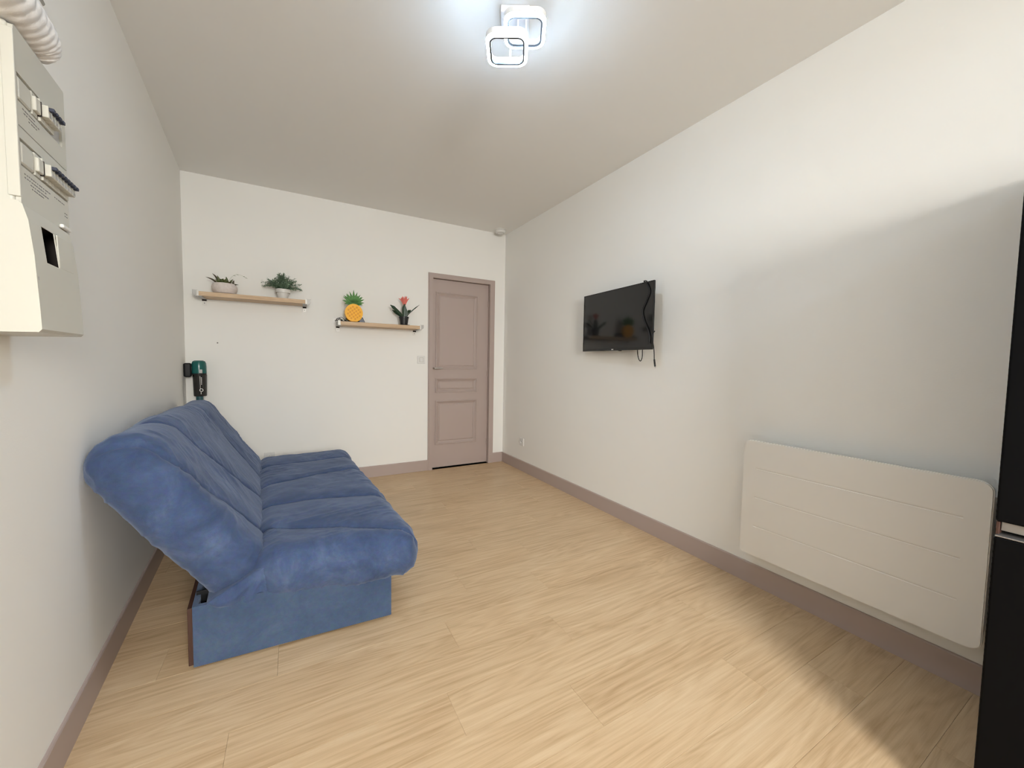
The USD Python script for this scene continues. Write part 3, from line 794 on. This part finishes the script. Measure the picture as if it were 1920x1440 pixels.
for r_i, (a, b, c, d) in enumerate(rows):
    zc = (c + d) / 2
    obj("blank_plate", rbox(ED - 0.014, ED + 0.0015, a + 0.002, a + 0.058, zc - 0.023, zc + 0.023, 0.006), M_CREAM, el)
    bk = obj("main_switch", cat_([rbox(ED - 0.012, ED + 0.001, a + 0.060, a + 0.084, zc - 0.024, zc + 0.024, 0.002), rbox(ED - 0.001, ED + 0.007, a + 0.060, a + 0.084, zc - 0.015, zc + 0.015, 0.003)]), M_CREAM, el)
    obj("dark_edge", rbox(ED - 0.01, ED + 0.007, a + 0.0845, a + 0.0865, zc - 0.016, zc + 0.016, 0.0005), M_DARK, bk)
    n = 4 if r_i == 0 else 8
    for k in range(n):
        breaker(a + 0.088 + k * 0.0172, a + 0.088 + k * 0.0172 + 0.0166, zc)
obj("slot_back", cat_([box(ED - 0.0064, ED - 0.0045, a, b, c, d) for a, b, c, d in rows]), M_GREY, el)
rt = random.Random(3)
dash = []
for zz, y0_, y1_, n in ((1.5475, -0.56, -0.44, 13), (1.5405, -0.56, -0.46, 10), (1.5335, -0.535, -0.45, 9), (1.527, -0.53, -0.47, 6), (1.548, -0.42, -0.36, 6), (1.528, -0.365, -0.345, 2), (1.521, -0.365, -0.345, 2), (1.678, -0.555, -0.50, 6), (1.671, -0.55, -0.48, 7), (1.664, -0.53, -0.49, 4)):
    for k in range(n):
        yy = y0_ + (y1_ - y0_) * k / n
        dash.append(box(ED + 0.0004, ED + 0.0009, yy, yy + (y1_ - y0_) / n * rt.uniform(0.4, 0.85), zz - 0.0011, zz + 0.0011))
obj("label_print", cat_(dash), M_PRINT, el, kind="stuff", label="rows of fine illegible print under the breakers")
obj("catch_knob", rbox(ED, ED + 0.009, -0.402, -0.352, 1.484, 1.494, 0.004), M_WHITE, el)
# lower meter box, bulging towards its foot
lowp = sg.Polygon([(0, 1.222), (0.118, 1.226), (0.1225, 1.232), (0.1215, 1.27), (0.117, 1.38), (0.111, 1.45), (0.104, 1.480), (0.098, 1.486), (0, 1.486)])
lm = extr(lowp, 0.228)
v = lm.vertices
low = trimesh.Trimesh(np.column_stack([v[:, 0], -0.358 - v[:, 2], v[:, 1]]), lm.faces)
trimesh.repair.fix_normals(low)


def cavity(d0, y0, y1, g, o):
    """The hollow behind the meter box's thin front skin."""
    p = extr(sg.Polygon([(d0, 1.360 + g), (0.1160 + o, 1.360 + g), (0.1152 + o, 1.38), (0.1092 + o, 1.45), (0.1070 + o, 1.462 - g), (d0, 1.462 - g)]), y1 - y0)
    q = trimesh.Trimesh(np.column_stack([p.vertices[:, 0], y1 - p.vertices[:, 2], p.vertices[:, 1]]), p.faces)
    trimesh.repair.fix_normals(q)
    return q


low = diff(diff(low, box(0.03, 0.2, -0.530, -0.466, 1.377, 1.453)), cavity(0.025, -0.560, -0.400, 0.0, 0.0))
meter = obj("meter_box", low, M_CREAM, el, label="lower cream box with dark rectangular opening")
obj("shade_liner", diff(cavity(0.0255, -0.5597, -0.4003, 0.0003, -0.0006), box(0.030, 0.2, -0.556, -0.404, 1.364, 1.458)), M_DARK, meter)  # added lining; its dark colour paints the shade inside the opening
obj("inner_switch", rbox(0.031, 0.070, -0.50, -0.42, 1.364, 1.408, 0.003), M_BROWN, meter)
dr = rbox(0.1132, 0.1162, -0.464, -0.386, 1.378, 1.452, 0.0015)
dr = rot(dr, 2.2, (0, -1, 0), (0.114, 0, 1.415))
obj("meter_door", dr, M_CREAM, meter)
obj("badge", rot(rbox(0.1196, 0.1212, -0.542, -0.520, 1.270, 1.277, 0.0005), 0, (0, 1, 0)), M_BLUEGREY, meter)
obj("latch", rbox(0.116, 0.119, -0.581, -0.575, 1.325, 1.340, 0.001), M_GREY, meter)

# white quilted ornament lying on top of the panel
orn = thing("quilted_ornament", "white quilted pod lying across the top of the electrical panel", "ornament", left_at(PY), LEFT_DEG)
pth = spline([(0.085, -0.715, 1.881), (0.086, -0.625, 1.881), (0.088, -0.561, 1.880), (0.089, -0.508, 1.879), (0.091, -0.462, 1.875), (0.094, -0.433, 1.859), (0.097, -0.420, 1.846)], 14)
tt = np.linspace(0, 1, len(pth))
rad = np.interp(tt, [0, 0.25, 0.55, 0.70, 0.84, 0.95, 1.0], [0.044, 0.047, 0.046, 0.042, 0.032, 0.018, 0.006])
pod = sweep(pth, CIRC(1.0, 40), rad, up=(0, 0, 1))
v = np.array(pod.vertices)
kk = len(pth) * 40
ii, jj = np.arange(kk) // 40, np.arange(kk) % 40
ctr = pth[ii]
dv = v[:kk] - ctr
ln = tt[ii] * 0.30
ridge = np.abs(np.sin((ln + 0.018 * np.cos(jj / 40 * 2 * np.pi * 1.0 + 1.0)) * np.pi / 0.020)) ** 0.7
diag = np.abs(np.sin(jj / 40 * np.pi * 9 + ln * 70))
v[:kk] = ctr + dv * (0.92 + 0.06 * ridge + 0.03 * diag)[:, None]
v[:kk, 2] = np.where(v[:kk, 0] < 0.1035, np.maximum(v[:kk, 2], 1.8325), v[:kk, 2])
pod.vertices = v
obj("pod", pod, M_QUILT, orn, 60)
obj("seam_cord", tube([(pth[k][0] + rad[k] * 0.80, pth[k][1], pth[k][2] + rad[k] * 0.58) for k in range(8, len(pth) - 2, 6)], 0.003, 5, 6), M_QUILT, orn)
gw = thing("wall_mark", "grey two-pronged mark on the left wall above the electrical panel", "ornament", left_at(PY), LEFT_DEG)  # unidentified grey mark, built as two thin raised blades
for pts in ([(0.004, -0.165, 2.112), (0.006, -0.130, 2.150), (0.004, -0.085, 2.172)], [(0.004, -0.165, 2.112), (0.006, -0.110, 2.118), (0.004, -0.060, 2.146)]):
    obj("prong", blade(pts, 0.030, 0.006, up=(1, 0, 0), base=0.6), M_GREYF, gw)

# ------------------------------------------------------------------ stick vacuum in the corner
vc = thing("stick_vacuum", "teal and black cordless stick vacuum standing in the corner behind the sofa", "vacuum cleaner", (-0.672, YB - 0.095, 0), 6)
hp = [(0, 1.156), (0.028, 1.155), (0.040, 1.148), (0.046, 1.132), (0.048, 1.10), (0.048, 1.052), (0.0, 1.052)]
obj("motor_housing", lathe([(a, b) for a, b in hp][::-1], 40), M_TEAL, vc, label="glossy teal motor housing")
obj("collar", lathe([(0, 1.040), (0.0475, 1.040), (0.0478, 1.0525), (0, 1.0525)], 40), M_BLACK, vc)
bin_ = lathe([(0, 0.868), (0.040, 0.868), (0.0425, 0.873), (0.0465, 1.0395), (0, 1.0395)], 40)
bin_.apply_translation((0.004, 0, 0))
dbn = obj("dust_bin", bin_, M_BIN, vc, label="smoked dark dust bin")
ringm = rot(trimesh.creation.annulus(0.0085, 0.0125, 0.003, sections=28), 90, (1, 0, 0))
obj("ring_mark", move(ringm, (0.014, -0.0445, 0.918)), M_TAB, dbn)
obj("line_mark", rbox(0.006, 0.0085, -0.0485, -0.044, 0.93, 1.03, 0.0006), M_TAB, dbn)
obj("line_mark", rbox(0.010, 0.0135, -0.0445, -0.0405, 0.885, 0.902, 0.0006), M_TAB, dbn)
for k in range(5):
    obj("letter_mark", rbox(0.0135, 0.0185, -0.0475, -0.044, 0.962 + k * 0.0125, 0.970 + k * 0.0125, 0.0006), M_TAB, dbn)
obj("latch", rbox(0.004, 0.023, -0.0535, -0.044, 1.054, 1.084, 0.003), M_GREY, vc)
obj("latch_button", rbox(0.006, 0.021, -0.0505, -0.044, 1.044, 1.053, 0.002), M_BLACK, vc)
obj("battery_grip", rbox(-0.096, -0.046, -0.028, 0.028, 1.022, 1.134, 0.014, 3), M_BLACK, vc, label="black battery grip at the side")
obj("grip_bridge", rbox(-0.060, -0.030, -0.018, 0.018, 1.062, 1.11, 0.006), M_BLACK, vc)
obj("wand", tube([(0.0, 0, 0.869), (0.0, 0, 0.80), (0.0, 0.0, 0.07)], 0.024, smooth=False, k=18), M_TEAL2, vc, label="teal wand tube")
obj("floor_head", rbox(-0.10, 0.12, -0.045, 0.045, 0.001, 0.07, 0.015), M_BLACK, vc)

# ------------------------------------------------------------------ sofa bed
sf = thing("sofa_bed", "blue suede reclining sofa bed against the left wall", "sofa bed", (wallx(1.75), 1.75, 0), LEFT_DEG)
LEN = 1.90


def pad(W, L, T, r, step, seams, seed, amp=1.0, end_bulge=0.012):
    """A padded slab. Local axes: a in 0..W (depth), s in 0..L (length), n in 0..T (thickness, n = T is the upholstered face).
    seams: list of functions a -> s. Returns vertices (a, s, n), faces."""
    dims = np.array([W, L, T])
    quads, verts = [], []
    key = {}

    def vid(p):
        k = tuple(np.round(p, 6))
        if k not in key:
            key[k] = len(verts)
            verts.append(p)
        return key[k]
    # grid stations, denser at the rounded edges
    def stations(D):
        n_in = max(2, int((D - 2 * r) / step))
        ang = np.linspace(0, np.pi / 2, 9)
        edge = r * np.tan(ang / 2) if False else r * (ang / (np.pi / 2))
        return np.unique(np.round(np.concatenate([edge, np.linspace(r, D - r, n_in + 1), D - edge]), 6))
    S = [stations(D) for D in dims]
    V, Fq = [], []
    off = 0
    for ax in range(3):
        o1, o2 = [i for i in range(3) if i != ax]
        g1, g2 = np.meshgrid(S[o1], S[o2], indexing="ij")
        for side in (0, 1):
            P = np.zeros(g1.shape + (3,))
            P[..., o1], P[..., o2], P[..., ax] = g1, g2, side * dims[ax]
            V.append(P.reshape(-1, 3))
            n1, n2 = g1.shape
            idx = off + np.arange(n1 * n2).reshape(n1, n2)
            q = np.stack([idx[:-1, :-1], idx[1:, :-1], idx[1:, 1:], idx[:-1, 1:]], -1).reshape(-1, 4)
            flip = (side == 0) ^ (ax == 1)
            Fq.append(q[:, ::-1] if flip else q)
            off += n1 * n2
    P = np.vstack(V)
    q = np.vstack(Fq)
    # round: warp each face's outer strip to the quarter circle
    inner = np.clip(P, r, dims - r)
    dlt = P - inner
    # the grid coordinate in the strip is an angle-like measure
    u = np.clip(np.abs(dlt) / r, 0, 1)
    tanu = np.tan(u * np.pi / 4) * np.sign(dlt)
    nrm = tanu / np.maximum(np.linalg.norm(tanu, axis=1, keepdims=True), 1e-9)
    P2 = inner + nrm * r
    f = np.vstack([q[:, [0, 1, 2]], q[:, [0, 2, 3]]])
    m = trimesh.Trimesh(P2, f, process=False)
    m.merge_vertices(digits_vertex=6)
    m.update_faces(m.nondegenerate_faces())
    P2 = np.array(m.vertices)
    N = np.array(m.vertex_normals)
    a, s, n = P2.T
    disp = np.zeros(len(P2))
    # pillows and stitched valleys on the face and the ends
    facew = np.clip((n - 0.30 * T) / (0.4 * T), 0, 1)
    pill = np.full(len(P2), 1.0)
    for fn in seams:
        sc = fn(a)
        dd = np.abs(s - sc)
        jag = 0.004 * (meshkit.noise(np.column_stack([a * 30, s * 0 + seed, a * 0])) - 0.5)
        dd = np.abs(s - sc - jag)
        disp -= amp * facew * (0.013 * np.exp(-(dd / 0.008) ** 2) + 0.012 * np.exp(-(dd / 0.055) ** 2))
        pill *= 1 - np.exp(-(dd / 0.03) ** 2)
    # rumples
    q1 = np.column_stack([a * 7, s * 5, n * 7])
    disp += amp * 0.022 * (meshkit.fbm(q1 + seed, 3, seed) - 0.5) * (0.4 + 0.6 * pill)
    ridg = 1 - np.abs(2 * meshkit.noise(np.column_stack([a * 9 + s * 3, s * 26 - a * 6, n * 14]) + seed * 3, seed + 5) - 1)
    disp += amp * 0.007 * (ridg ** 4) * np.clip(meshkit.noise(np.column_stack([a, s, n]) * 6, seed + 9) * 2.2 - 0.7, 0, 1)
    near = np.clip(1 - s / 0.30, 0, 1)
    ridg2 = 1 - np.abs(2 * meshkit.noise(np.column_stack([a * 30, s * 4, n * 9]) + seed, seed + 3) - 1)
    disp += amp * 0.007 * near * (ridg2 ** 5)
    return P2, N, disp, np.array(m.faces)


STEP = 0.0095
# back slab: depth axis runs from the cleft up the back (tau), thickness along the front normal
e_t = np.array([-0.541, 0.0, 0.841])
e_n = np.array([0.841, 0.0, 0.541])
o_b = e_n * 0.402 - e_t * 0.035
seam_pts = [([0.06, 0.18, 0.41, 0.61, 0.76], [0.36, 0.30, 0.18, 0.07, 0.03]), ([0.06, 0.26, 0.51, 0.76], [0.86, 0.74, 0.56, 0.46]), ([0.06, 0.36, 0.76], [1.33, 1.36, 1.42])]
P, N, D, Fc = pad(0.755, LEN, 0.225, 0.108, STEP, [(lambda a, x=x, y=y: np.interp(a, x, y)) for x, y in seam_pts], 3)
P = P + N * D[:, None]
# tuck the lower near corner towards the cleft; the far top sags a little
a, s, n = P.T
P[:, 1] += 0.05 * np.clip(1 - s / 0.35, 0, 1) * np.clip(1 - a / 0.36, 0, 1)
P[:, 0] -= 0.05 * np.clip((s - 0.5) / 1.4, 0, 1) * np.clip((a - 0.5) / 0.25, 0, 1)
W3 = o_b + P[:, :1] * e_t + P[:, 2:] * e_n + P[:, 1:2] * np.array([0, 1.0, 0])
obj("backrest", trimesh.Trimesh(W3, Fc, process=False), M_BLUE, sf, True, label="sloping quilted blue backrest cushion")

# seat slab
seam_s = [([0.03, 0.18, 0.33, 0.47, 0.68], [0.33, 0.27, 0.22, 0.14, 0.05]), ([0.03, 0.23, 0.43, 0.68], [0.64, 0.66, 0.63, 0.56]), ([0.03, 0.33, 0.68], [1.03, 1.14, 1.20]), ([0.0, 0.65], [1.52, 1.60])]
P, N, D, Fc = pad(0.665, LEN, 0.220, 0.100, STEP, [(lambda a, x=x, y=y: np.interp(a, x, y)) for x, y in seam_s], 8)
P = P + N * D[:, None]
a, s, n = P.T
P[:, 1] = s - 0.105 * np.clip(a / 0.6, 0, 1) * np.clip(1 - s / 1.2, 0, 1)
hang = np.clip(1 - s / 0.12, 0, 1) * np.clip(1 - n / 0.11, 0, 1)
P[:, 2] -= hang * (0.012 + 0.006 * np.sin(a * 19 + 1) + 0.003 * np.sin(a * 55))
P[:, 0] += 0.03 * np.clip(s / 1.9, 0, 1) * np.clip(a / 0.6, 0, 1)
W3 = np.column_stack([P[:, 0] + 0.458, P[:, 1], P[:, 2] + 0.182])
obj("seat", trimesh.Trimesh(W3, Fc, process=False), M_BLUE, sf, True, label="quilted blue seat cushion")

# gathered gusset where the two meet
tri = sg.Polygon([(0.315, 0.250), (0.345, 0.225), (0.42, 0.208), (0.56, 0.185), (0.585, 0.235), (0.535, 0.330), (0.505, 0.345), (0.44, 0.315)])
gm = m3.Manifold.extrude(m3.CrossSection([np.array(tri.exterior.coords)[:-1]]), LEN - 0.05, 60)
gm = gm.refine_to_length(0.012).to_mesh()
v = np.array(gm.vert_properties[:, :3])
g = trimesh.Trimesh(np.column_stack([v[:, 0], v[:, 2] + 0.020, v[:, 1]]), gm.tri_verts)
trimesh.repair.fix_normals(g)
v = np.array(g.vertices)
ang = np.arctan2(v[:, 2] - 0.345, v[:, 0] - 0.505)
nearw = np.clip(1 - v[:, 1] / 0.05, 0, 1)
rr = np.hypot(v[:, 2] - 0.345, v[:, 0] - 0.505)
ring = tri.exterior
edge_d = np.array([ring.distance(sg.Point(p[0], p[2])) for p in v])
puff = np.clip(edge_d / 0.03, 0, 1) ** 0.7
v[:, 1] -= nearw * puff * (0.020 + 0.009 * np.sin(ang * 15) * np.clip(rr / 0.06, 0, 1) + 0.008 * (meshkit.noise(v * 40) - 0.5))
g.vertices = v
obj("gusset", g, M_BLUE, sf, True, label="gathered blue cover fold between seat and back")

# base chest
z1 = 0.246
fp = np.array([(0.272, 0.030), (0.990, -0.050), (1.015, 1.86), (0.272, 1.86)])
fpp = sg.Polygon(fp)
bs = extr(fpp.buffer(-0.004).buffer(0.004), z1 - 0.012)
bs.apply_translation((0, 0, 0.012))
bm_ = diff(bs, move(extr(fpp.buffer(-0.018), 1.0), (0, 0, 0.05)))
obj("base_chest", bm_, M_BASEBLUE, sf, 30, label="blue-grey cloth-covered base box")
obj("back_board", rbox(0.256, 0.272, 0.045, 1.85, 0.012, 0.236, 0.002), M_BROWN, sf, label="red-brown wooden board at the back of the base")
for dx in (0.33, 0.93):
    for sy in (0.10, 1.78):
        obj("foot", trimesh.creation.cylinder(radius=0.018, height=0.014, sections=18, transform=trimesh.transformations.translation_matrix((dx, sy, 0.007))), M_BLACK, sf)
for sy in (0.12, 1.76):
    obj("hinge_bracket", cat_([rbox(0.276, 0.315, sy - 0.004, sy + 0.004, 0.15, 0.26, 0.002), rbox(0.29, 0.46, sy - 0.004, sy + 0.004, 0.225, 0.244, 0.002)]), M_BLACK, sf)
